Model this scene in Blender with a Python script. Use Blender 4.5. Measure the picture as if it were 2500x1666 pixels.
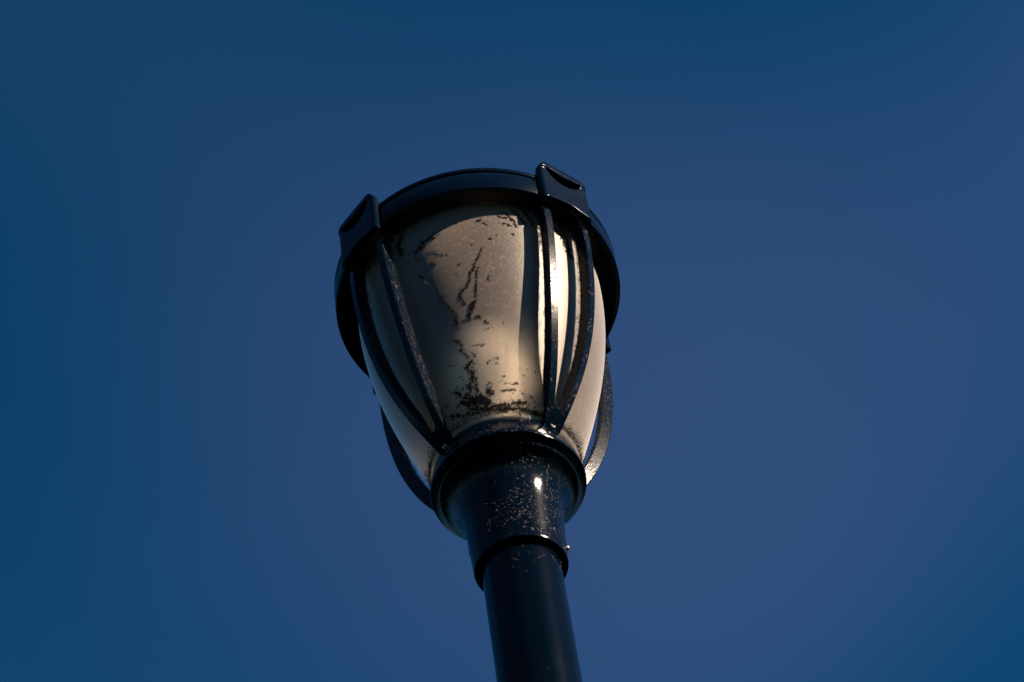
import bpy, bmesh, math, random
from mathutils import Vector, Matrix

random.seed(7)
scene = bpy.context.scene
for o in list(bpy.data.objects):
    bpy.data.objects.remove(o)
col = scene.collection

# ---------------------------------------------------------------- camera
RIM_Z = 4.364                      # height of the lower edge of the cap
cam_d = bpy.data.cameras.new('camera')
cam = bpy.data.objects.new('camera', cam_d)
col.objects.link(cam)
cam_d.sensor_width = 36.0
cam_d.lens = 82.53
cam_d.clip_start = 0.05
cam_d.clip_end = 3000.0
FW = Vector((0.01135235, 0.63667142, 0.77105164))
RT = Vector((0.98739764, 0.1145896, -0.10915638))
UP = Vector((0.15785125, -0.76257375, 0.627347))
m = Matrix((RT, UP, -FW)).transposed().to_4x4()
m.translation = Vector((0.0, -2.2001, RIM_Z - 2.764))
cam.matrix_world = m
scene.camera = cam

# ---------------------------------------------------------------- sky, sun, exposure
SUN_AZ, SUN_EL = math.radians(64), math.radians(31)     # azimuth from the camera side of the lamp towards the right
SUN_DIR = Vector((math.cos(SUN_EL) * math.sin(SUN_AZ), -math.cos(SUN_EL) * math.cos(SUN_AZ), math.sin(SUN_EL)))
world = bpy.data.worlds.new('World')
scene.world = world
world.use_nodes = True
wn, wl = world.node_tree.nodes, world.node_tree.links
wn.clear()
w_out = wn.new('ShaderNodeOutputWorld')
w_bg = wn.new('ShaderNodeBackground')
w_bg.inputs['Strength'].default_value = 0.05
sky = wn.new('ShaderNodeTexSky')
sky.sky_type = 'NISHITA'
sky.sun_disc = False
sky.sun_elevation = SUN_EL
sky.sun_rotation = math.atan2(SUN_DIR.x, SUN_DIR.y)
sky.altitude = 600
sky.air_density = 1.0
sky.dust_density = 0.8
sky.ozone_density = 4.0
w_tint = wn.new('ShaderNodeMix')
w_tint.data_type = 'RGBA'
w_tint.blend_type = 'MULTIPLY'
w_tint.inputs[0].default_value = 1.0
w_tint.inputs[7].default_value = (0.55, 1.0, 1.24, 1)
wl.new(sky.outputs[0], w_tint.inputs[6])
wl.new(w_tint.outputs[2], w_bg.inputs['Color'])
wl.new(w_bg.outputs[0], w_out.inputs['Surface'])

# uneven tint painted over the sky, paler behind the lamp to imitate lens vignetting
w_tc = wn.new('ShaderNodeTexCoord')
w_noise = wn.new('ShaderNodeTexNoise')
w_noise.noise_dimensions = '4D'
w_noise.inputs['Scale'].default_value = 2.6
w_noise.inputs['Detail'].default_value = 0.0
w_noise.inputs['Roughness'].default_value = 0.4
w_noise.inputs['W'].default_value = 17.2
w_ramp = wn.new('ShaderNodeMapRange')
w_ramp.interpolation_type = 'SMOOTHSTEP'
w_ramp.inputs['From Min'].default_value = 0.36
w_ramp.inputs['From Max'].default_value = 0.63
w_painted_tint = wn.new('ShaderNodeMix')
w_painted_tint.data_type = 'RGBA'
w_painted_tint.blend_type = 'MIX'
w_painted_tint.inputs[6].default_value = (0.055, 0.430, 0.570, 1)
w_painted_tint.inputs[7].default_value = (0.455, 0.585, 0.745, 1)
wl.new(w_tc.outputs['Generated'], w_noise.inputs['Vector'])
wl.new(w_noise.outputs[0], w_ramp.inputs['Value'])
wl.new(w_ramp.outputs[0], w_painted_tint.inputs[0])
wl.new(w_painted_tint.outputs[2], w_tint.inputs[7])

sun_d = bpy.data.lights.new('sun', 'SUN')
sun_d.energy = 5.0
sun_d.angle = math.radians(0.53)
sun_d.color = (1.0, 0.80, 0.63)
sun = bpy.data.objects.new('sun', sun_d)
sun.rotation_euler = SUN_DIR.to_track_quat('Z', 'Y').to_euler()
sun.location = SUN_DIR * 20
col.objects.link(sun)

scene.view_settings.view_transform = 'Standard'
scene.view_settings.look = 'None'
scene.view_settings.gamma = 1.0
scene.view_settings.use_curve_mapping = False
scene.view_settings.exposure = 1.30
scene.render.engine = 'CYCLES'
scene.cycles.max_bounces = 10
scene.cycles.transmission_bounces = 8

# ---------------------------------------------------------------- materials
def new_mat(name):
    mt = bpy.data.materials.new(name)
    mt.use_nodes = True
    nt = mt.node_tree
    nt.nodes.clear()
    out = nt.nodes.new('ShaderNodeOutputMaterial')
    return mt, nt, out

def N(nt, kind, **kw):
    n = nt.nodes.new(kind)
    for k, v in kw.items():
        if k.startswith('i_'):
            key = k[2:].replace('_', ' ')
            n.inputs[key].default_value = v
        else:
            setattr(n, k, v)
    return n

def ramp(nt, src, stops):
    r = nt.nodes.new('ShaderNodeValToRGB')
    el = r.color_ramp.elements
    while len(el) < len(stops):
        el.new(0.5)
    for e, (p, c) in zip(el, stops):
        e.position = p
        e.color = (c, c, c, 1) if not isinstance(c, tuple) else (*c, 1)
    nt.links.new(src, r.inputs[0])
    return r

def paint(name, speck_lo, speck_hi, grain, film=0.12, rough=0.3, base_col=(0.0016, 0.0062, 0.0140), spec=0.14):
    """weathered navy-black gloss paint: grain relief, dusty film and pale specks of dirt"""
    mt, nt, out = new_mat(name)
    L = nt.links.new
    tc = N(nt, 'ShaderNodeTexCoord')
    p = N(nt, 'ShaderNodeBsdfPrincipled')
    n_big = N(nt, 'ShaderNodeTexNoise', i_Scale=14.0, i_Detail=6.0, i_Roughness=0.65)
    n_fine = N(nt, 'ShaderNodeTexNoise', i_Scale=330.0, i_Detail=4.0, i_Roughness=0.7)
    n_speck = N(nt, 'ShaderNodeTexNoise', i_Scale=260.0, i_Detail=3.0, i_Roughness=0.75)
    for n in (n_big, n_fine, n_speck):
        L(tc.outputs['Object'], n.inputs['Vector'])
    speck = ramp(nt, n_speck.outputs[0], [(speck_lo, 0.0), (speck_hi, 1.0)])
    patch = ramp(nt, n_big.outputs[0], [(0.40, 0.0), (0.62, 1.0)])
    mk = N(nt, 'ShaderNodeMath', operation='MULTIPLY')
    L(speck.outputs[0], mk.inputs[0]); L(patch.outputs[0], mk.inputs[1])
    fl = N(nt, 'ShaderNodeMath', operation='MULTIPLY')
    fl.inputs[1].default_value = film
    L(patch.outputs[0], fl.inputs[0])
    base = N(nt, 'ShaderNodeMix', data_type='RGBA')
    base.inputs[6].default_value = (*base_col, 1)
    base.inputs[7].default_value = (0.007, 0.011, 0.016, 1)
    L(fl.outputs[0], base.inputs[0])
    dirt = N(nt, 'ShaderNodeMix', data_type='RGBA')
    dirt.inputs[7].default_value = (0.12, 0.095, 0.085, 1)
    L(mk.outputs[0], dirt.inputs[0]); L(base.outputs[2], dirt.inputs[6])
    L(dirt.outputs[2], p.inputs['Base Color'])
    rr = N(nt, 'ShaderNodeMapRange')
    rr.inputs['To Min'].default_value = rough - 0.06
    rr.inputs['To Max'].default_value = rough + 0.10
    L(n_big.outputs[0], rr.inputs['Value'])
    ra = N(nt, 'ShaderNodeMath', operation='ADD', use_clamp=True)
    L(rr.outputs[0], ra.inputs[0]); L(mk.outputs[0], ra.inputs[1])
    L(ra.outputs[0], p.inputs['Roughness'])
    p.inputs['Specular IOR Level'].default_value = spec
    b = N(nt, 'ShaderNodeBump', i_Strength=grain, i_Distance=0.0012)
    L(n_fine.outputs[0], b.inputs['Height'])
    b2 = N(nt, 'ShaderNodeBump', i_Strength=0.6, i_Distance=0.0010)
    L(mk.outputs[0], b2.inputs['Height']); L(b.outputs[0], b2.inputs['Normal'])
    L(b2.outputs[0], p.inputs['Normal'])
    L(p.outputs[0], out.inputs['Surface'])
    return mt

M_post = paint('post_paint', 0.70, 0.78, 0.04, 0.03, 0.07, (0.0004, 0.0020, 0.0050))
M_cap = paint('cap_paint', 0.70, 0.78, 0.08, 0.06, 0.16, (0.0004, 0.0040, 0.0110), 0.10)
M_fit = paint('fitter_paint', 0.60, 0.68, 0.12, 0.05, 0.10, (0.0005, 0.0023, 0.0058))
M_rib = paint('rib_paint', 0.60, 0.67, 0.14, 0.05, 0.14, (0.0006, 0.0034, 0.0085))

def globe_mat():
    mt, nt, out = new_mat('frosted_globe')
    L = nt.links.new
    tc = N(nt, 'ShaderNodeTexCoord')
    n1 = N(nt, 'ShaderNodeTexNoise', i_Scale=9.0, i_Detail=7.0, i_Roughness=0.6)
    n2 = N(nt, 'ShaderNodeTexNoise', i_Scale=420.0, i_Detail=3.0, i_Roughness=0.7)
    n3 = N(nt, 'ShaderNodeTexNoise', i_Scale=180.0, i_Detail=5.0, i_Roughness=0.8)
    for n in (n1, n2, n3):
        L(tc.outputs['Object'], n.inputs['Vector'])
    grime = ramp(nt, n1.outputs[0], [(0.38, 0.0), (0.68, 1.0)])
    dust = ramp(nt, n3.outputs[0], [(0.54, 0.0), (0.70, 1.0)])
    c1 = N(nt, 'ShaderNodeMix', data_type='RGBA')
    c1.inputs[6].default_value = (0.38, 0.315, 0.27, 1)
    c1.inputs[7].default_value = (0.29, 0.23, 0.205, 1)
    L(grime.outputs[0], c1.inputs[0])
    c2 = N(nt, 'ShaderNodeMix', data_type='RGBA')
    c2.inputs[7].default_value = (0.46, 0.36, 0.34, 1)
    mm = N(nt, 'ShaderNodeMath', operation='MULTIPLY')
    mm.inputs[1].default_value = 0.55
    L(dust.outputs[0], mm.inputs[0]); L(mm.outputs[0], c2.inputs[0]); L(c1.outputs[2], c2.inputs[6])
    df = N(nt, 'ShaderNodeBsdfDiffuse')
    tr = N(nt, 'ShaderNodeBsdfTranslucent')
    rf = N(nt, 'ShaderNodeBsdfRefraction', i_Roughness=0.72, i_IOR=1.16)
    gl = N(nt, 'ShaderNodeBsdfGlossy', i_Roughness=0.40)
    gl.inputs['Color'].default_value = (1, 0.95, 0.85, 1)
    for s in (df, tr):
        L(c2.outputs[2], s.inputs['Color'])
    ct = N(nt, 'ShaderNodeMix', data_type='RGBA', blend_type='MULTIPLY')
    ct.inputs[0].default_value = 0.8
    ct.inputs[6].default_value = (1.0, 0.90, 0.77, 1)
    cg = ramp(nt, n1.outputs[0], [(0.38, 1.0), (0.68, 0.80)])
    L(cg.outputs[0], ct.inputs[7]); L(ct.outputs[2], rf.inputs['Color'])
    bp = N(nt, 'ShaderNodeBump', i_Strength=0.45, i_Distance=0.0008)
    L(n2.outputs[0], bp.inputs['Height'])
    for s in (df, gl):
        L(bp.outputs[0], s.inputs['Normal'])
    m0 = N(nt, 'ShaderNodeMixShader'); m0.inputs[0].default_value = 0.97
    L(tr.outputs[0], m0.inputs[1]); L(rf.outputs[0], m0.inputs[2])
    dm = N(nt, 'ShaderNodeMath', operation='MULTIPLY_ADD')      # dust makes the glass less clear
    dm.inputs[1].default_value = -0.42; dm.inputs[2].default_value = 0.915
    L(dust.outputs[0], dm.inputs[0])
    gm = N(nt, 'ShaderNodeMath', operation='MULTIPLY_ADD')
    gm.inputs[1].default_value = -0.10
    L(grime.outputs[0], gm.inputs[0]); L(dm.outputs[0], gm.inputs[2])
    m1 = N(nt, 'ShaderNodeMixShader')
    L(gm.outputs[0], m1.inputs[0])
    L(df.outputs[0], m1.inputs[1]); L(m0.outputs[0], m1.inputs[2])
    fr = N(nt, 'ShaderNodeFresnel', i_IOR=1.45)
    m2 = N(nt, 'ShaderNodeMixShader')
    L(fr.outputs[0], m2.inputs[0]); L(m1.outputs[0], m2.inputs[1]); L(gl.outputs[0], m2.inputs[2])
    sh = N(nt, 'ShaderNodeBsdfSheen', i_Roughness=0.42)          # fine dust lying on the glass
    sh.inputs['Color'].default_value = (0.74, 0.61, 0.46, 1)
    ad = N(nt, 'ShaderNodeAddShader')
    L(m2.outputs[0], ad.inputs[0]); L(sh.outputs[0], ad.inputs[1])
    L(ad.outputs[0], out.inputs['Surface'])
    return mt
M_globe = globe_mat()

def debris_mat(name, ca, cb, scale):
    mt, nt, out = new_mat(name)
    L = nt.links.new
    tc = N(nt, 'ShaderNodeTexCoord')
    n = N(nt, 'ShaderNodeTexNoise', i_Scale=scale, i_Detail=2.0)
    L(tc.outputs['Object'], n.inputs['Vector'])
    c = ramp(nt, n.outputs[0], [(0.46, ca), (0.68, cb)])
    p = N(nt, 'ShaderNodeBsdfPrincipled', i_Roughness=0.95)
    p.inputs['Specular IOR Level'].default_value = 0.15
    L(c.outputs[0], p.inputs['Base Color'])
    L(p.outputs[0], out.inputs['Surface'])
    return mt
M_debris = debris_mat('cobweb_dirt', (0.006, 0.004, 0.003), (0.125, 0.098, 0.090), 700.0)
M_thread = debris_mat('spider_thread', (0.30, 0.24, 0.20), (0.50, 0.42, 0.36), 200.0)

def metal_mat():
    mt, nt, out = new_mat('bare_steel')
    L = nt.links.new
    tc = N(nt, 'ShaderNodeTexCoord')
    n = N(nt, 'ShaderNodeTexNoise', i_Scale=400.0, i_Detail=3.0)
    L(tc.outputs['Object'], n.inputs['Vector'])
    r = ramp(nt, n.outputs[0], [(0.3, (0.30, 0.24, 0.20)), (0.7, (0.55, 0.50, 0.45))])
    p = N(nt, 'ShaderNodeBsdfPrincipled', i_Metallic=0.9, i_Roughness=0.34)
    L(r.outputs[0], p.inputs['Base Color'])
    L(p.outputs[0], out.inputs['Surface'])
    return mt
M_steel = metal_mat()

def porcelain_mat():
    mt, nt, out = new_mat('white_porcelain')
    L = nt.links.new
    tc = N(nt, 'ShaderNodeTexCoord')
    n = N(nt, 'ShaderNodeTexNoise', i_Scale=30.0, i_Detail=3.0)
    L(tc.outputs['Object'], n.inputs['Vector'])
    r = ramp(nt, n.outputs[0], [(0.3, (0.86, 0.82, 0.74)), (0.7, (0.90, 0.86, 0.79))])
    p = N(nt, 'ShaderNodeBsdfPrincipled', i_Roughness=0.4)
    L(r.outputs[0], p.inputs['Base Color'])
    L(p.outputs[0], out.inputs['Surface'])
    return mt
M_porcelain = porcelain_mat()

def ground_mat():
    mt, nt, out = new_mat("asphalt")
    L = nt.links.new
    tc = N(nt, 'ShaderNodeTexCoord')
    n = N(nt, 'ShaderNodeTexNoise', i_Scale=60.0, i_Detail=6.0)
    L(tc.outputs['Object'], n.inputs['Vector'])
    r = ramp(nt, n.outputs[0], [(0.3, (0.018, 0.019, 0.022)), (0.7, (0.030, 0.031, 0.034))])
    p = N(nt, 'ShaderNodeBsdfPrincipled', i_Roughness=0.9)
    L(r.outputs[0], p.inputs['Base Color'])
    L(p.outputs[0], out.inputs['Surface'])
    return mt

# ---------------------------------------------------------------- helpers
def link(name, me, mat, parent, smooth=35):
    o = bpy.data.objects.new(name, me)
    col.objects.link(o)
    if mat and not me.materials:
        me.materials.append(mat)
    if smooth and len(me.polygons):
        for f in me.polygons:
            f.use_smooth = True
        me.set_sharp_from_angle(angle=math.radians(smooth))
    if parent:
        o.parent = parent
    return o

def mesh(name, verts, faces):
    me = bpy.data.meshes.new(name)
    me.from_pydata([tuple(v) for v in verts], [], faces)
    bm = bmesh.new(); bm.from_mesh(me)
    bmesh.ops.remove_doubles(bm, verts=bm.verts, dist=1e-6)
    bmesh.ops.recalc_face_normals(bm, faces=bm.faces)
    bm.to_mesh(me); bm.free()
    return me

def polar(r, az, z):
    """az = 0 faces the camera, positive to the right"""
    return Vector((r * math.sin(az), -r * math.cos(az), z))

def lathe(name, prof, seg=128):
    vs, fs = [], []
    for r, z in prof:
        for k in range(seg):
            vs.append(polar(r, 2 * math.pi * k / seg, z))
    for i in range(len(prof) - 1):
        for k in range(seg):
            a, b = i * seg + k, i * seg + (k + 1) % seg
            fs.append((a, b, b + seg, a + seg))
    return mesh(name, vs, fs)

def poly(c, x):
    s = 0.0
    for k in c:
        s = s * x + k
    return s

def globe_r(z):
    return poly((-0.0049962, -0.02057568, 0.04970629, 0.15866388), (z + 0.2) / 0.2)

def sm(x):
    x = max(0.0, min(1.0, x))
    return x * x * (3 - 2 * x)

def rib_r(z):
    # ribs tuck in under the cap at the top
    return poly((-0.01039368, 0.01375912, -0.03104912, 0.04580829, 0.19424731), (z + 0.2) / 0.2) - 0.012 * sm((z + 0.030) / 0.022)

def rib_s(z):
    return poly((0.0459845, -0.05961505, 0.00495478, 0.17638649), (z + 0.2) / 0.2)

ARM_AZ = math.radians(43.36)

# ---------------------------------------------------------------- the pavement the post stands on (below the frame)
g = link('pavement', mesh('pavement', [(x, y, z) for z in (-0.12, 0.0) for x, y in ((-1.3, -1.3), (1.3, -1.3), (1.3, 1.3), (-1.3, 1.3))],
                          [(0, 1, 2, 3), (4, 5, 6, 7), (0, 1, 5, 4), (1, 2, 6, 5), (2, 3, 7, 6), (3, 0, 4, 7)]), ground_mat(), None, 0)
g['kind'] = 'structure'

# ---------------------------------------------------------------- the lamp
lamp = bpy.data.objects.new('street_lamp', None)
col.objects.link(lamp)
lamp['label'] = 'navy black post-top street lamp with dirty frosted globe in a ribbed cage'
lamp['category'] = 'street lamp'
Z = RIM_Z

def up(prof):
    return [(r, z + Z) for r, z in prof]

# post down to the ground, with a plain flared foot
post = link('post', lathe('post', [(0.0, Z - 0.52), (0.0531, Z - 0.52), (0.0531, Z - 1.4), (0.0545, 2.0), (0.060, 0.9), (0.062, 0.62),
                                   (0.074, 0.60), (0.078, 0.56), (0.080, 0.14), (0.098, 0.10), (0.105, 0.03), (0.105, -0.02)]), M_post, lamp)

fitter = link('fitter', lathe('fitter', up([
    (0.0885, -0.400), (0.0915, -0.3745), (0.0945, -0.3730), (0.0990, -0.3745), (0.1012, -0.3785), (0.1070, -0.4095), (0.1077, -0.4125),
    (0.1072, -0.4148), (0.1050, -0.4163), (0.0972, -0.4205), (0.0966, -0.4215), (0.0968, -0.4232), (0.0958, -0.4250), (0.0938, -0.4262),
    (0.0895, -0.4285), (0.0840, -0.4330), (0.0790, -0.4395), (0.0750, -0.4470), (0.0720, -0.4555), (0.0698, -0.4645), (0.0682, -0.4745),
    (0.0671, -0.4860), (0.0663, -0.5000), (0.0652, -0.5250), (0.0640, -0.5480), (0.0630, -0.5640), (0.0631, -0.5670), (0.0625, -0.5690), (0.0610, -0.5700),
    (0.0568, -0.5700), (0.0555, -0.5690), (0.0548, -0.5550)])), M_fit, lamp)

def screw(az, z, r0, rad, h, parent, name='set_screw', tilt=0.0):
    bm = bmesh.new()
    seg = 12
    rings = []
    for (rr, hh) in ((rad, -0.004), (rad, h * 0.7), (rad * 0.8, h), (rad * 0.45, h), (rad * 0.4, h * 0.4)):
        rings.append([bm.verts.new((rr * math.cos(2 * math.pi * k / seg), rr * math.sin(2 * math.pi * k / seg), hh)) for k in range(seg)])
    for a, b in zip(rings, rings[1:]):
        for k in range(seg):
            bm.faces.new((a[k], a[(k + 1) % seg], b[(k + 1) % seg], b[k]))
    bm.faces.new(rings[-1])
    me = bpy.data.meshes.new(name)
    n = polar(1.0, az, 0.0)
    n.z = math.tan(tilt); n.normalize()
    q = Vector((0, 0, 1)).rotation_difference(n)
    bmesh.ops.transform(bm, matrix=Matrix.Translation(polar(r0, az, z + Z)) @ q.to_matrix().to_4x4(), verts=bm.verts)
    bmesh.ops.recalc_face_normals(bm, faces=bm.faces)
    bm.to_mesh(me); bm.free()
    return link(name, me, M_steel, parent)

screw(math.radians(87), -0.5475, 0.0636, 0.0036, 0.0032, fitter)
screw(math.radians(-90), -0.5240, 0.0648, 0.0045, 0.0012, fitter)

globe = link('globe', lathe('globe', up([(globe_r(z), z) for z in [-0.408 + 0.42 * i / 56 for i in range(57)]]), 144), M_globe, lamp, 80)

# the lamp inside the globe: socket and a pear-shaped frosted bulb, dimly seen through the glass
socket = link('lamp_socket', lathe('lamp_socket', up([(0.0, -0.400), (0.087, -0.400), (0.087, -0.392), (0.036, -0.388), (0.033, -0.345), (0.030, -0.318), (0.020, -0.316), (0.0, -0.316)]), 48), M_porcelain, lamp)
bulb = link('bulb', lathe('bulb', up([(0.018, -0.320), (0.020, -0.305), (0.024, -0.267), (0.033, -0.240), (0.042, -0.214), (0.0465, -0.187), (0.0465, -0.162), (0.041, -0.134), (0.030, -0.110), (0.022, -0.094), (0.016, -0.082), (0.0, -0.077)]), 64), M_porcelain, lamp, 60)

cap = link('cap', lathe('cap', up([
    (0.0, 0.030), (0.172, 0.030), (0.1765, 0.0075), (0.2055, 0.0060), (0.2080, 0.0040), (0.2095, 0.0006), (0.2120, -0.0004), (0.2142, 0.0002), (0.2150, 0.0022),
    (0.2152, 0.0345), (0.2146, 0.0358), (0.2128, 0.0366), (0.2126, 0.0395), (0.2142, 0.0404), (0.2152, 0.0420), (0.2154, 0.0455), (0.2146, 0.0482), (0.2120, 0.0498),
    (0.190, 0.060), (0.150, 0.079), (0.100, 0.096), (0.050, 0.106), (0.0, 0.109)]), 160), M_cap, lamp)

# ---- cage arms: a foot, two ribs, the clip over the cap and a bolt each
def rib_mesh(sign):
    n = 60
    z0, z1 = -0.392, 0.005
    pts = []
    for i in range(n + 1):
        z = z0 + (z1 - z0) * i / n
        zc = min(z, -0.001)
        pts.append((polar(rib_r(zc), sign * rib_s(zc), z + Z), z, sign * rib_s(zc)))
    vs, fs = [], []
    w, b = 0.0062, 0.0013
    for i, (p, z, az) in enumerate(pts):
        t = (pts[min(i + 1, n)][0] - pts[max(i - 1, 0)][0]).normalized()
        rad = polar(1.0, az, 0.0)
        nn = (rad - t * rad.dot(t)).normalized()
        bb = t.cross(nn).normalized()
        d = max(0.0075, min(0.0190, (rib_r(min(z, -0.001)) - globe_r(z)) * nn.dot(rad) - 0.0040))
        for x, y in ((-w, -b), (-w + b, 0), (w - b, 0), (w, -b), (w, -d + b), (w - b, -d), (-w + b, -d), (-w, -d + b)):
            vs.append(p + bb * x + nn * y)
    for i in range(n):
        for k in range(8):
            a, c = i * 8 + k, i * 8 + (k + 1) % 8
            fs.append((a, c, c + 8, a + 8))
    fs.append(tuple(range(8)))
    fs.append(tuple(n * 8 + k for k in range(8)))
    return mesh('rib', vs, fs)

def foot_mesh():
    """solid web where the two ribs of an arm join above the fitter ring"""
    vs, fs = [], []
    n, mcol = 10, 8
    for side in (0, 1):
        for i in range(n + 1):
            for k in range(mcol + 1):
                u = -1 + 2 * k / mcol
                ztop = -0.3655 + 0.010 * u * u          # a notch in the middle, higher beside the ribs
                z = -0.3955 + (ztop + 0.3955) * i / n
                az = u * (rib_s(z) + 0.001)
                r = rib_r(max(z, -0.392)) - 0.0006 if side == 0 else max(globe_r(z) + 0.003, rib_r(z) - 0.0150)
                vs.append(polar(r, az, z + Z))
    st = (n + 1) * (mcol + 1)
    idx = lambda s, i, k: s * st + i * (mcol + 1) + k
    for s in (0, 1):
        for i in range(n):
            for k in range(mcol):
                fs.append((idx(s, i, k), idx(s, i, k + 1), idx(s, i + 1, k + 1), idx(s, i + 1, k)))
    for i in range(n):
        for k in (0, mcol):
            fs.append((idx(0, i, k), idx(0, i + 1, k), idx(1, i + 1, k), idx(1, i, k)))
    for k in range(mcol):
        for i in (0, n):
            fs.append((idx(0, i, k), idx(0, i, k + 1), idx(1, i, k + 1), idx(1, i, k)))
    return mesh('cage_arm', vs, fs)

def clip_mesh():
    """shield-shaped clip over the cap edge with a scooped smile-shaped slot; hooks inward over the dome"""
    W = 0.0445
    nc, nr = 64, 104
    vs, fs = [], []
    def ztop(t):
        a = abs(t) / W
        e = max(0.0, (a - 0.62) / 0.38)
        return 0.0795 - 0.003 * a * a - 0.020 * (1 - math.sqrt(max(0.0, 1 - e * e)))
    def zbot(t):
        a = abs(t) / W
        return -0.0055 - 0.0085 * sm((a - 0.15) / 0.8) + 0.0006 * math.sin(t * 190 + 1)
    def front(t, z):
        d = 0.2220
        a = abs(t) / 0.0335
        if a < 1:
            zt = 0.0600 + 0.004 * a * a
            zb = 0.0365 + (zt - 0.0365) * a ** 2.4
            if zb < z < zt:
                d -= 0.0085 * sm((z - zb) / max(1e-4, (zt - zb) * 0.92)) * sm((1 - a) * 5)
        d += 0.0022 * sm((z - 0.060) / 0.004) * (1 - sm((z - 0.070) / 0.012))
        d -= 0.0025 * (max(0.0, abs(t) - 0.036) / 0.0085) ** 2
        e = min(z - zbot(t), ztop(t) - z, W - abs(t))           # rounded edges
        if e < 0.0032:
            d -= 0.0032 - math.sqrt(max(0.0, 0.0032 ** 2 - (0.0032 - max(0.0, e)) ** 2))
        return d
    for side in (0, 1):
        for i in range(nr + 1):
            for k in range(nc + 1):
                t = 2 * k / nc - 1
                t = W * (0.6 * t + 0.4 * math.sin(t * math.pi / 2))
                u = i / nr
                u = 0.55 * u + 0.45 * (0.5 - 0.5 * math.cos(math.pi * u))
                z = zbot(t) + (ztop(t) - zbot(t)) * u
                d = front(t, z) if side == 0 else 0.2110
                vs.append(Vector((t, -d, z + Z)))
    st = (nr + 1) * (nc + 1)
    idx = lambda s, i, k: s * st + i * (nc + 1) + k
    for s in (0, 1):
        for i in range(nr):
            for k in range(nc):
                fs.append((idx(s, i, k), idx(s, i, k + 1), idx(s, i + 1, k + 1), idx(s, i + 1, k)))
    for i in range(nr):
        for k in (0, nc):
            fs.append((idx(0, i, k), idx(0, i + 1, k), idx(1, i + 1, k), idx(1, i, k)))
    for k in range(nc):
        for i in (0, nr):
            fs.append((idx(0, i, k), idx(0, i, k + 1), idx(1, i, k + 1), idx(1, i, k)))
    # hook over the dome
    b0 = len(vs)
    for x in (-0.030, 0.030):
        for (d, z) in ((0.2125, 0.056), (0.2125, 0.074), (0.150, 0.092), (0.150, 0.082)):
            vs.append(Vector((x, -d, z + Z)))
    fs += [tuple(b0 + k for k in (0, 1, 2, 3)), tuple(b0 + k for k in (7, 6, 5, 4))]
    for k in range(4):
        fs.append((b0 + k, b0 + (k + 1) % 4, b0 + 4 + (k + 1) % 4, b0 + 4 + k))
    return mesh('clip', vs, fs)

me_foot, me_rl, me_rr, me_clip = foot_mesh(), rib_mesh(-1), rib_mesh(1), clip_mesh()
for q in range(4):
    az = ARM_AZ + q * math.pi / 2
    arm = link('cage_arm', me_foot, M_rib, lamp, 40)
    arm.rotation_euler.z = az
    for me_ in (me_rl, me_rr):
        link('rib', me_, M_rib, arm, 30)
    link('clip', me_clip, M_cap, arm, 40)
    b = screw(0.0, -0.3860, 0.1045, 0.0042, 0.0030, arm, 'bolt', math.radians(10))

# ---------------------------------------------------------------- cobweb and dirt: countless flakes and threads
V, F = [], []
def flake(p, n, size):
    """one crumb of dirt: a squashed, randomly turned tetrahedron"""
    a = Vector((random.gauss(0, 1), random.gauss(0, 1), random.gauss(0, 1))).normalized()
    b = a.cross(Vector((random.gauss(0, 1), random.gauss(0, 1), random.gauss(0, 1)))).normalized()
    c = a.cross(b)
    s = size * random.uniform(0.5, 1.4)
    e = random.uniform(0.25, 0.8)
    k = len(V)
    V.extend([p + a * s, p - a * s * 0.6 + b * s * e, p - a * s * 0.6 - b * s * e, p + c * s * e * 0.8])
    F.extend([(k, k + 1, k + 2), (k, k + 1, k + 3), (k + 1, k + 2, k + 3), (k + 2, k, k + 3)])

def on_globe(az, z, h=0.0):
    r = globe_r(z)
    dr = (globe_r(z + 1e-3) - globe_r(z - 1e-3)) / 2e-3
    n = polar(1.0, az, 0.0); n.z = -dr; n.normalize()
    return polar(r, az, z + Z) + n * h, n

def clump(path, width, dens=1.0):
    """lumps of crumbs strung along a path of (azimuth deg, z) on the globe; width in mm"""
    pts = [(math.radians(a), z) for a, z in path]
    for (a0, z0), (a1, z1) in zip(pts, pts[1:]):
        ln = (on_globe(a1, z1)[0] - on_globe(a0, z0)[0]).length * 1000
        lumps = int(2 + ln * 1.1 * (1 + width * 0.12))
        for _ in range(lumps):
            t = random.random()
            stray = 0.22 if random.random() < 0.7 else 0.75
            zc = z0 + (z1 - z0) * t + random.gauss(0, width * stray) * 0.001
            ac = a0 + (a1 - a0) * t + random.gauss(0, width * stray) * 0.001 / globe_r(zc)
            rad = min(3.0, width * random.uniform(0.08, 0.32) + 0.25) * 0.001
            el, ang = random.uniform(1.0, 2.2), random.uniform(0, math.pi)
            ca, sa = math.cos(ang), math.sin(ang)
            for _k in range(int(6 + (rad * 1000) ** 2 * 26 * dens)):
                u, v = random.gauss(0, rad * 0.55 * el), random.gauss(0, rad * 0.55 / el)
                x, y = u * ca - v * sa, u * sa + v * ca
                z = zc + y
                p, n = on_globe(ac + x / globe_r(z), z, abs(random.gauss(0.0001, rad * 0.40)))
                flake(p, n, random.choice((0.00025, 0.00035, 0.0005, 0.0007)))
            for _k in range(9):                          # fine crumbs round the lump
                z = zc + random.gauss(0, 0.0022)
                p, n = on_globe(ac + random.gauss(0, 0.0022) / globe_r(z), z, 0.0001)
                flake(p, n, random.choice((0.00008, 0.00012, 0.0002, 0.0003)))

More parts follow.
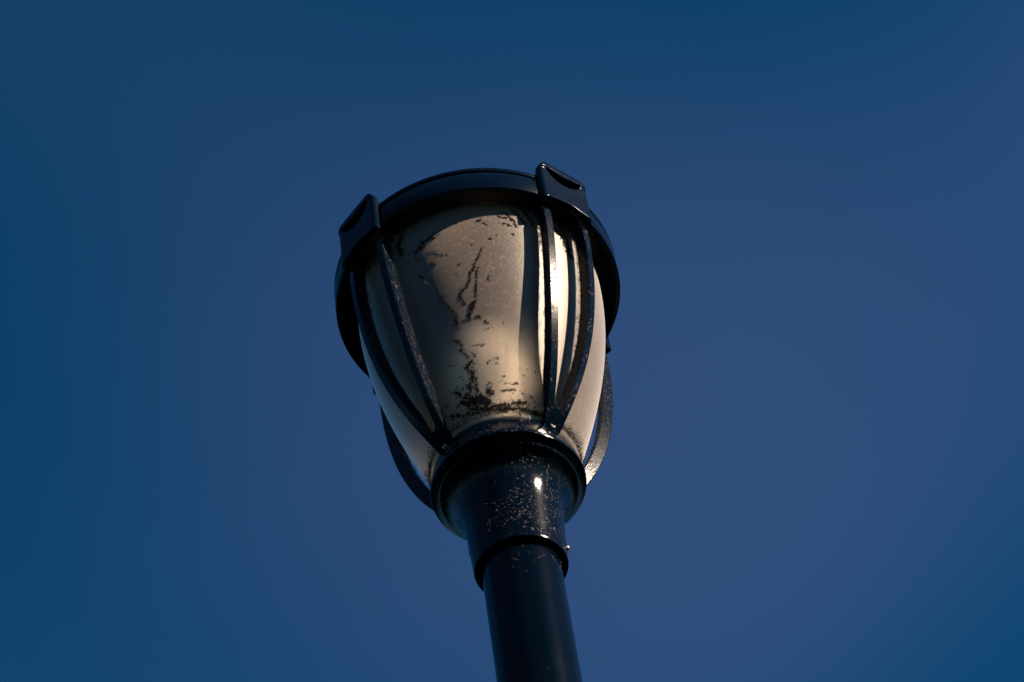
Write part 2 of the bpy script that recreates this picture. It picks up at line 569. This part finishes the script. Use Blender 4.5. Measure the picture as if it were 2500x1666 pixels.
TRAILS = [
(3.0, [(-25.5, -0.0667), (-23.1, -0.0599), (-20.5, -0.0551), (-18.3, -0.0507), (-15.5, -0.0506)]),
(1.4, [(-25.3, -0.0706), (-25.2, -0.0861)]),
(0.8, [(-19.3, -0.1014), (-17.2, -0.1082)]),
(1.2, [(-24.2, -0.1072), (-23.5, -0.1087)]),
(1.4, [(-26.0, -0.1154), (-24.0, -0.1243)]),
(2.1, [(-18.5, -0.1699), (-17.0, -0.1734)]),
(0.9, [(-17.3, -0.1774), (-15.5, -0.1883), (-14.4, -0.1966), (-12.6, -0.2071), (-11.9, -0.2159)]),
(1.2, [(5.3, -0.0983), (3.4, -0.1117), (1.4, -0.1261), (0.2, -0.1359)]),
(1.2, [(0.2, -0.1359), (-1.8, -0.1405), (-2.6, -0.1546), (-4.4, -0.1676), (-7.5, -0.1719), (-8.8, -0.1792), (-7.4, -0.1903), (-6.5, -0.1966)]),
(1.1, [(2.5, -0.1342), (1.0, -0.1453), (0.5, -0.161), (-0.3, -0.1748), (-1.4, -0.1879)]),
(2.1, [(-1.8, -0.1946), (-3.8, -0.1987)]),
(2.1, [(-2.1, -0.1971), (-4.3, -0.2078), (-5.7, -0.2175)]),
(2.6, [(5.0, -0.0383), (6.5, -0.0389)]),
(1.2, [(7.7, -0.0448), (9.3, -0.0504)]),
(1.7, [(-5.3, -0.0353), (-4.6, -0.0362)]),
(1.1, [(0.9, -0.0265), (1.1, -0.0323)]),
(1.5, [(8.7, -0.0813), (10.9, -0.0798)]),
(0.9, [(12.5, -0.0731), (13.3, -0.0722)]),
(1.2, [(5.7, -0.159), (6.6, -0.1549)]),
(1.4, [(-2.5, -0.2197), (-0.4, -0.2209)]),
(1.7, [(21.8, -0.0429), (22.5, -0.0461)]),
(1.7, [(20.4, -0.0652), (21.1, -0.0682)]),
(1.4, [(20.3, -0.0329), (21.8, -0.0318)]),
(0.9, [(15.6, -0.0315), (16.7, -0.0312)]),
(0.7, [(1.0, -0.0863), (0.9, -0.0896)]),
(0.9, [(-5.5, -0.1222), (-6.7, -0.1226)]),
(1.4, [(-4.7, -0.2094), (-5.9, -0.2165), (-6.0, -0.2256)]),
(1.4, [(-2.8, -0.2206), (-0.5, -0.2233)]),
(1.8, [(1.3, -0.2288), (3.5, -0.2361)]),
(2.8, [(-12.7, -0.2168), (-13.6, -0.228)]),
(0.6, [(-12.1, -0.2202), (-7.6, -0.2243), (-6.0, -0.2256)]),
(1.7, [(-17.4, -0.2468), (-15.0, -0.2514), (-13.3, -0.2583)]),
(2.0, [(-13.3, -0.2583), (-14.6, -0.2674), (-13.2, -0.2737), (-10.6, -0.2822)]),
(2.4, [(-7.4, -0.2778), (-7.3, -0.2823)]),
(1.2, [(-2.6, -0.2689), (-0.8, -0.2686)]),
(0.5, [(-6.9, -0.265), (-0.6, -0.2661)]),
(3.0, [(-9.2, -0.2884), (-12.6, -0.2931), (-14.3, -0.2953)]),
(3.3, [(-12.6, -0.2981), (-10.4, -0.3072), (-11.8, -0.3159), (-14.6, -0.3222), (-14.8, -0.3292)]),
(1.9, [(-9.0, -0.3142), (-10.7, -0.3264), (-10.0, -0.3352)]),
(3.0, [(-26.0, -0.3219), (-22.6, -0.3269), (-22.2, -0.3323)]),
(5.0, [(-19.4, -0.3338), (-15.3, -0.3422), (-8.7, -0.3443)]),
(2.1, [(-2.3, -0.3275), (-0.9, -0.3292)]),
(3.6, [(-3.0, -0.3355), (-2.0, -0.343), (-0.1, -0.3401)]),
(5.0, [(-23.1, -0.3424), (-14.9, -0.3484), (-6.4, -0.3491), (-4.4, -0.3583)]),
(3.3, [(-7.7, -0.3624), (-1.3, -0.3619), (6.7, -0.3627), (15.4, -0.3595), (21.2, -0.3573)]),
(2.1, [(13.5, -0.3317), (16.7, -0.3291)]),
(0.7, [(8.4, -0.3298), (12.5, -0.33)]),
(1.7, [(5.7, -0.3405), (10.6, -0.3399), (15.4, -0.3398)]),
(1.5, [(19.7, -0.3437), (21.3, -0.3439)]),
(1.4, [(25.9, -0.3488), (28.2, -0.3478)]),
(1.1, [(28.6, -0.3535), (28.6, -0.3546)]),
(0.9, [(31.6, -0.3532), (31.6, -0.3543)]),
(1.4, [(8.1, -0.3186), (9.9, -0.3188)]),
(0.8, [(20.1, -0.3166), (21.9, -0.3166)]),
(1.2, [(-1.1, -0.2962), (-0.1, -0.2954)]),
(0.8, [(0.7, -0.2939), (1.2, -0.2935)]),
(1.3, [(5.1, -0.2911), (6.0, -0.2912)]),
(1.1, [(3.5, -0.2985), (4.5, -0.2982)]),
(0.8, [(5.7, -0.3265), (6.5, -0.3266)]),
(0.6, [(23.8, -0.3051), (24.0, -0.3086)]),
(0.5, [(29.0, -0.3068), (29.3, -0.3103)]),
(0.5, [(11.2, -0.2336), (11.3, -0.2368)]),
(0.8, [(-36.1, -0.3304), (-32.4, -0.3361)]),
(0.5, [(-25.4, -0.2818), (-19.4, -0.2852)]),
(0.5, [(-21.0, -0.3031), (-16.5, -0.3064)]),
(0.6, [(0.6, -0.244), (4.5, -0.2416)]),
(3.0, [(-18.8, -0.3549), (-5.1, -0.3661), (6.3, -0.3684), (24.1, -0.3669)]),
(2.6, [(24.1, -0.3697), (31.6, -0.3683)]),
(2.6, [(-34.8, -0.3503), (-23.0, -0.3609), (-11.2, -0.3663)]),
]
for w_, path_ in TRAILS:
    clump(path_, w_ * 1.8)
CORNERS = [(4, [(22, -0.010), (25, -0.024), (28, -0.045)]), (5, [(27, -0.002), (30, -0.020), (31, -0.036)]), (6, [(38, -0.004), (44, -0.020), (49, -0.040), (51, -0.07)]),
           (4, [(46, -0.002), (50, -0.030), (52, -0.055)]), (3, [(14, -0.028), (19, -0.032)]), (2.5, [(16, -0.044), (21, -0.050)]), (3, [(18, -0.020), (22, -0.036), (23, -0.05)]),
           (5, [(-32, -0.010), (-34, -0.03), (-33, -0.055)]), (4, [(-42, -0.02), (-46, -0.06)]), (3, [(-45, -0.19), (-43, -0.2)])]
for w_, path_ in CORNERS:
    clump(path_, w_)

# loose specks scattered over the glass
for _ in range(4500):
    z = -0.40 + 0.40 * random.random()
    p, n = on_globe(random.uniform(-math.pi, math.pi), z, 0.0002)
    flake(p, n, random.choice((0.0001, 0.00015, 0.0002, 0.0003, 0.0005)))
# small scattered crumbs on the panel facing the camera, thicker low down
for _ in range(420):
    z = -0.375 + 0.30 * random.random() ** 1.8
    az = math.radians(random.uniform(-28, 34))
    p, n = on_globe(az, z, 0.0003)
    for _k in range(random.choice((1, 1, 2, 3))):
        flake(p + Vector((random.gauss(0, 1), random.gauss(0, 1), random.gauss(0, 1))) * 0.0006, n, 0.0005)
# grime packed round the foot of the globe and under the cap
for _ in range(11000):
    az = random.uniform(-math.pi, math.pi)
    lump = 0.5 + 0.5 * math.sin(az * 7 + 1.0) * math.sin(az * 3.1)
    z = -0.3735 + abs(random.gauss(0, 0.0035 + 0.008 * lump))
    p, n = on_globe(az, z, abs(random.gauss(0, 0.0012)))
    flake(p, n, random.choice((0.0005, 0.0008, 0.0011)))
for _ in range(4200):
    az = random.uniform(-math.pi, math.pi)
    lump = max(0.0, math.sin(az * 9 + 0.5) * math.sin(az * 4.3 + 2))
    z = 0.0065 - abs(random.gauss(0, 0.002 + 0.008 * lump))
    p, n = on_globe(az, z, abs(random.gauss(0, 0.002)))
    flake(p, n, random.choice((0.0004, 0.0007, 0.0010)))
# crumbs and fluff along the ribs (inner edge, flanks) and near their tops
for q in range(4):
    for sgn in (-1, 1):
        for _ in range(4200):
            z = -0.385 + 0.375 * random.random()
            if random.random() < 0.35:
                z = -0.01 - abs(random.gauss(0, 0.035))
            az = ARM_AZ + q * math.pi / 2 + sgn * rib_s(z)
            dep = min(0.019, max(0.0075, rib_r(z) - globe_r(z) - 0.004))
            u = random.random()
            inner = random.random() < 0.6
            depth = dep + random.gauss(0, 0.0008) if inner else dep * math.sqrt(u)
            side = random.choice((-1, 1)) * 0.0064
            p = polar(rib_r(z) - depth, az, z + Z)
            p += polar(1.0, az + math.pi / 2, 0.0) * (side + random.gauss(0, 0.0004))
            flake(p, None, random.choice((0.0003, 0.0005, 0.0007, 0.0009)))
        # fluffy tufts on the inner edges of the ribs, most of them high up
        for _ in range(34):
            z = -0.012 - (abs(random.gauss(0, 0.05)) if random.random() < 0.4 else 0.34 * random.random())
            az = ARM_AZ + q * math.pi / 2 + sgn * rib_s(z)
            c = polar(rib_r(z) - min(0.019, max(0.0075, rib_r(z) - globe_r(z) - 0.004)) + random.gauss(0, 0.002), az + random.choice((-1, 1)) * 0.0066 / rib_r(z), z + Z)
            for _k in range(45):
                flake(c + Vector((random.gauss(0, 0.0011), random.gauss(0, 0.0011), random.gauss(0, 0.0032))), None, random.choice((0.0004, 0.0006, 0.0008)))
# crumbs on the flare of the fitter and on the neck, mostly on the weather side
FIT = [(0.0940, -0.4262), (0.0895, -0.4285), (0.0840, -0.4330), (0.0790, -0.4395), (0.0750, -0.4470), (0.0720, -0.4555), (0.0698, -0.4645),
       (0.0682, -0.4745), (0.0671, -0.4860), (0.0663, -0.5000), (0.0652, -0.5250), (0.0640, -0.5480), (0.0630, -0.5640)]
def on_fit(z):
    for (r0, z0), (r1, z1) in zip(FIT, FIT[1:]):
        if z1 <= z <= z0:
            return r0 + (r1 - r0) * (z - z0) / (z1 - z0)
    return 0.0632
for _ in range(70):                                     # little webs of crumbs, thickest under the lip
    zc = -0.4270 - abs(random.gauss(0, 0.007)) if random.random() < 0.62 else -0.43 - 0.135 * random.random() ** 1.5
    ac = math.radians(random.gauss(26, 44)) if random.random() < 0.85 else random.uniform(-math.pi, math.pi)
    sp = random.uniform(0.0012, 0.0045)
    for _k in range(random.randint(8, 55)):
        z = min(-0.4265, max(-0.566, zc + random.gauss(0, sp)))
        az = ac + random.gauss(0, sp) / 0.07
        flake(polar(on_fit(z) + abs(random.gauss(0.0001, 0.0004)), az, z + Z), None, random.choice((0.00015, 0.0002, 0.0003, 0.00045)))
for _ in range(9000):                                    # fine dust over the whole flare, denser under the lip
    z = -0.4262 - abs(random.gauss(0, 0.014)) if random.random() < 0.7 else -0.4265 - 0.138 * random.random()
    z = max(z, -0.566)
    az = math.radians(random.gauss(20, 55))
    if math.sin(az * 5 + 1) * math.sin(az * 13 + z * 420) + 0.5 * random.random() < 0.05:
        continue
    flake(polar(on_fit(z) + 0.0001, az, z + Z), None, random.choice((0.00008, 0.00012, 0.00016, 0.00026)))
for _ in range(700):
    z = -0.571 - abs(random.gauss(0, 0.022))
    az = math.radians(random.gauss(25, 45))
    flake(polar(0.0532, az, z + Z), None, random.choice((0.0002, 0.0003, 0.0004)))
for _ in range(160):
    z = -0.58 - 0.35 * random.random()
    flake(polar(0.0532, math.radians(random.uniform(-80, 90)), z + Z), None, random.choice((0.0003, 0.0004, 0.0006)))
for _ in range(900):                                     # grit in the groove and on the ring face
    az = random.uniform(-math.pi, math.pi)
    u = random.random()
    flake(polar(0.1014 + 0.0058 * u, az, -0.380 - 0.031 * u + Z), None, random.choice((0.0003, 0.0004, 0.0006)))
for _ in range(420):                                     # grit along the cap's edge
    az = random.uniform(-math.pi, math.pi)
    z = random.choice((random.gauss(0.0005, 0.0008), 0.0385, random.uniform(0.002, 0.034)))
    flake(polar(0.2152, az, z + Z), None, random.choice((0.0002, 0.0003, 0.0005)))
# a lump of old cocoon under the cap on the right
for _ in range(420):
    c = polar(0.2045, ARM_AZ + math.pi / 2 - 0.20, Z - 0.010)
    flake(c + Vector((random.gauss(0, 0.003), random.gauss(0, 0.003), random.gauss(0, 0.010))), None, random.choice((0.0008, 0.0013)))

me_d = bpy.data.meshes.new('cobweb_debris')
me_d.from_pydata([tuple(v) for v in V], [], F)
deb = link('cobweb_debris', me_d, M_debris, lamp, 0)
deb['kind'] = 'stuff'

# threads: thin sagging tubes
TV, TF = [], []
def thread(a, b, sag=0.0, r=0.00022, wob=0.0006, n=10):
    d = (b - a)
    s1 = d.cross(Vector((0.3, 0.2, 1))).normalized()
    s2 = d.cross(s1).normalized()
    k0 = len(TV)
    for i in range(n + 1):
        t = i / n
        p = a + d * t + Vector((0, 0, -sag * 4 * t * (1 - t)))
        if 0 < i < n:
            p += s1 * random.gauss(0, wob) + s2 * random.gauss(0, wob)
        for k in range(3):
            an = 2 * math.pi * k / 3
            TV.append(p + (s1 * math.cos(an) + s2 * math.sin(an)) * r)
    for i in range(n):
        for k in range(3):
            x, y = k0 + i * 3 + k, k0 + i * 3 + (k + 1) % 3
            TF.append((x, y, y + 3, x + 3))

G = lambda a, z, h=0.0006: on_globe(math.radians(a), z, h)[0]
def gpath(pts, r=0.00025):
    for p, q in zip(pts, pts[1:]):
        thread(G(*p), G(*q), 0, r, 0.0004, 6)
gpath([(-18.5, -0.0756), (-16.7, -0.0797), (-13.9, -0.0869), (-12.1, -0.0904), (-9.8, -0.0985)])
gpath([(-25.8, 0.0115), (-28.0, -0.0105), (-28.8, -0.0294), (-29.7, -0.0526)])
gpath([(-14.7, -0.0502), (-11.7, -0.05)])
gpath([(-7.2, -0.1342), (-7.3, -0.1401)])
gpath([(-24.3, -0.1298), (-23.5, -0.1375)])
gpath([(-18.3, -0.2364), (-15.5, -0.241)])
gpath([(-12.7, -0.2046), (-12.0, -0.2135), (-12.1, -0.2202)])
gpath([(-0.6, -0.3247), (-0.1, -0.332)])
gpath([(-16.6, -0.3118), (-18.2, -0.3202)])

for q in range(4):                                       # webs slung between ribs, clips, cap edge and globe
    base = ARM_AZ + q * math.pi / 2
    for _ in range(9):
        z = -0.005 - abs(random.gauss(0, 0.03))
        s = random.choice((-1, 1))
        a = polar(rib_r(z) - 0.016, base + s * rib_s(z) + random.choice((-1, 1)) * 0.03, z + Z)
        az2 = base + s * rib_s(z) + random.gauss(0, 0.12)
        bpt, _n = on_globe(az2, min(0.004, z + random.gauss(0, 0.025)), 0.0004)
        thread(a, bpt, 0.001, 0.00012)
for _ in range(40):                                      # short stuck threads on the flare and neck
    az = math.radians(random.gauss(22, 38)); z = -0.43 - 0.125 * random.random()
    az2, z2 = az + random.gauss(0, 0.10), max(-0.566, min(-0.428, z + random.gauss(0, 0.010)))
    thread(polar(on_fit(z) + 0.0003, az, z + Z), polar(on_fit(z2) + 0.0003, az2, z2 + Z), 0, random.choice((0.00004, 0.00006, 0.00008)), 0.0008, 9)
for _ in range(16):
    az = math.radians(random.gauss(20, 35)); z = -0.572 - abs(random.gauss(0, 0.022))
    thread(polar(0.0534, az, z + Z), polar(0.0534, az + random.gauss(0, 0.12), z + random.gauss(0, 0.008) + Z), 0, 0.00008, 0.0005, 6)
me_t = bpy.data.meshes.new('spider_threads')
me_t.from_pydata([tuple(v) for v in TV], [], TF)
thr = link('spider_threads', me_t, M_thread, lamp, 0)
thr['kind'] = 'stuff'
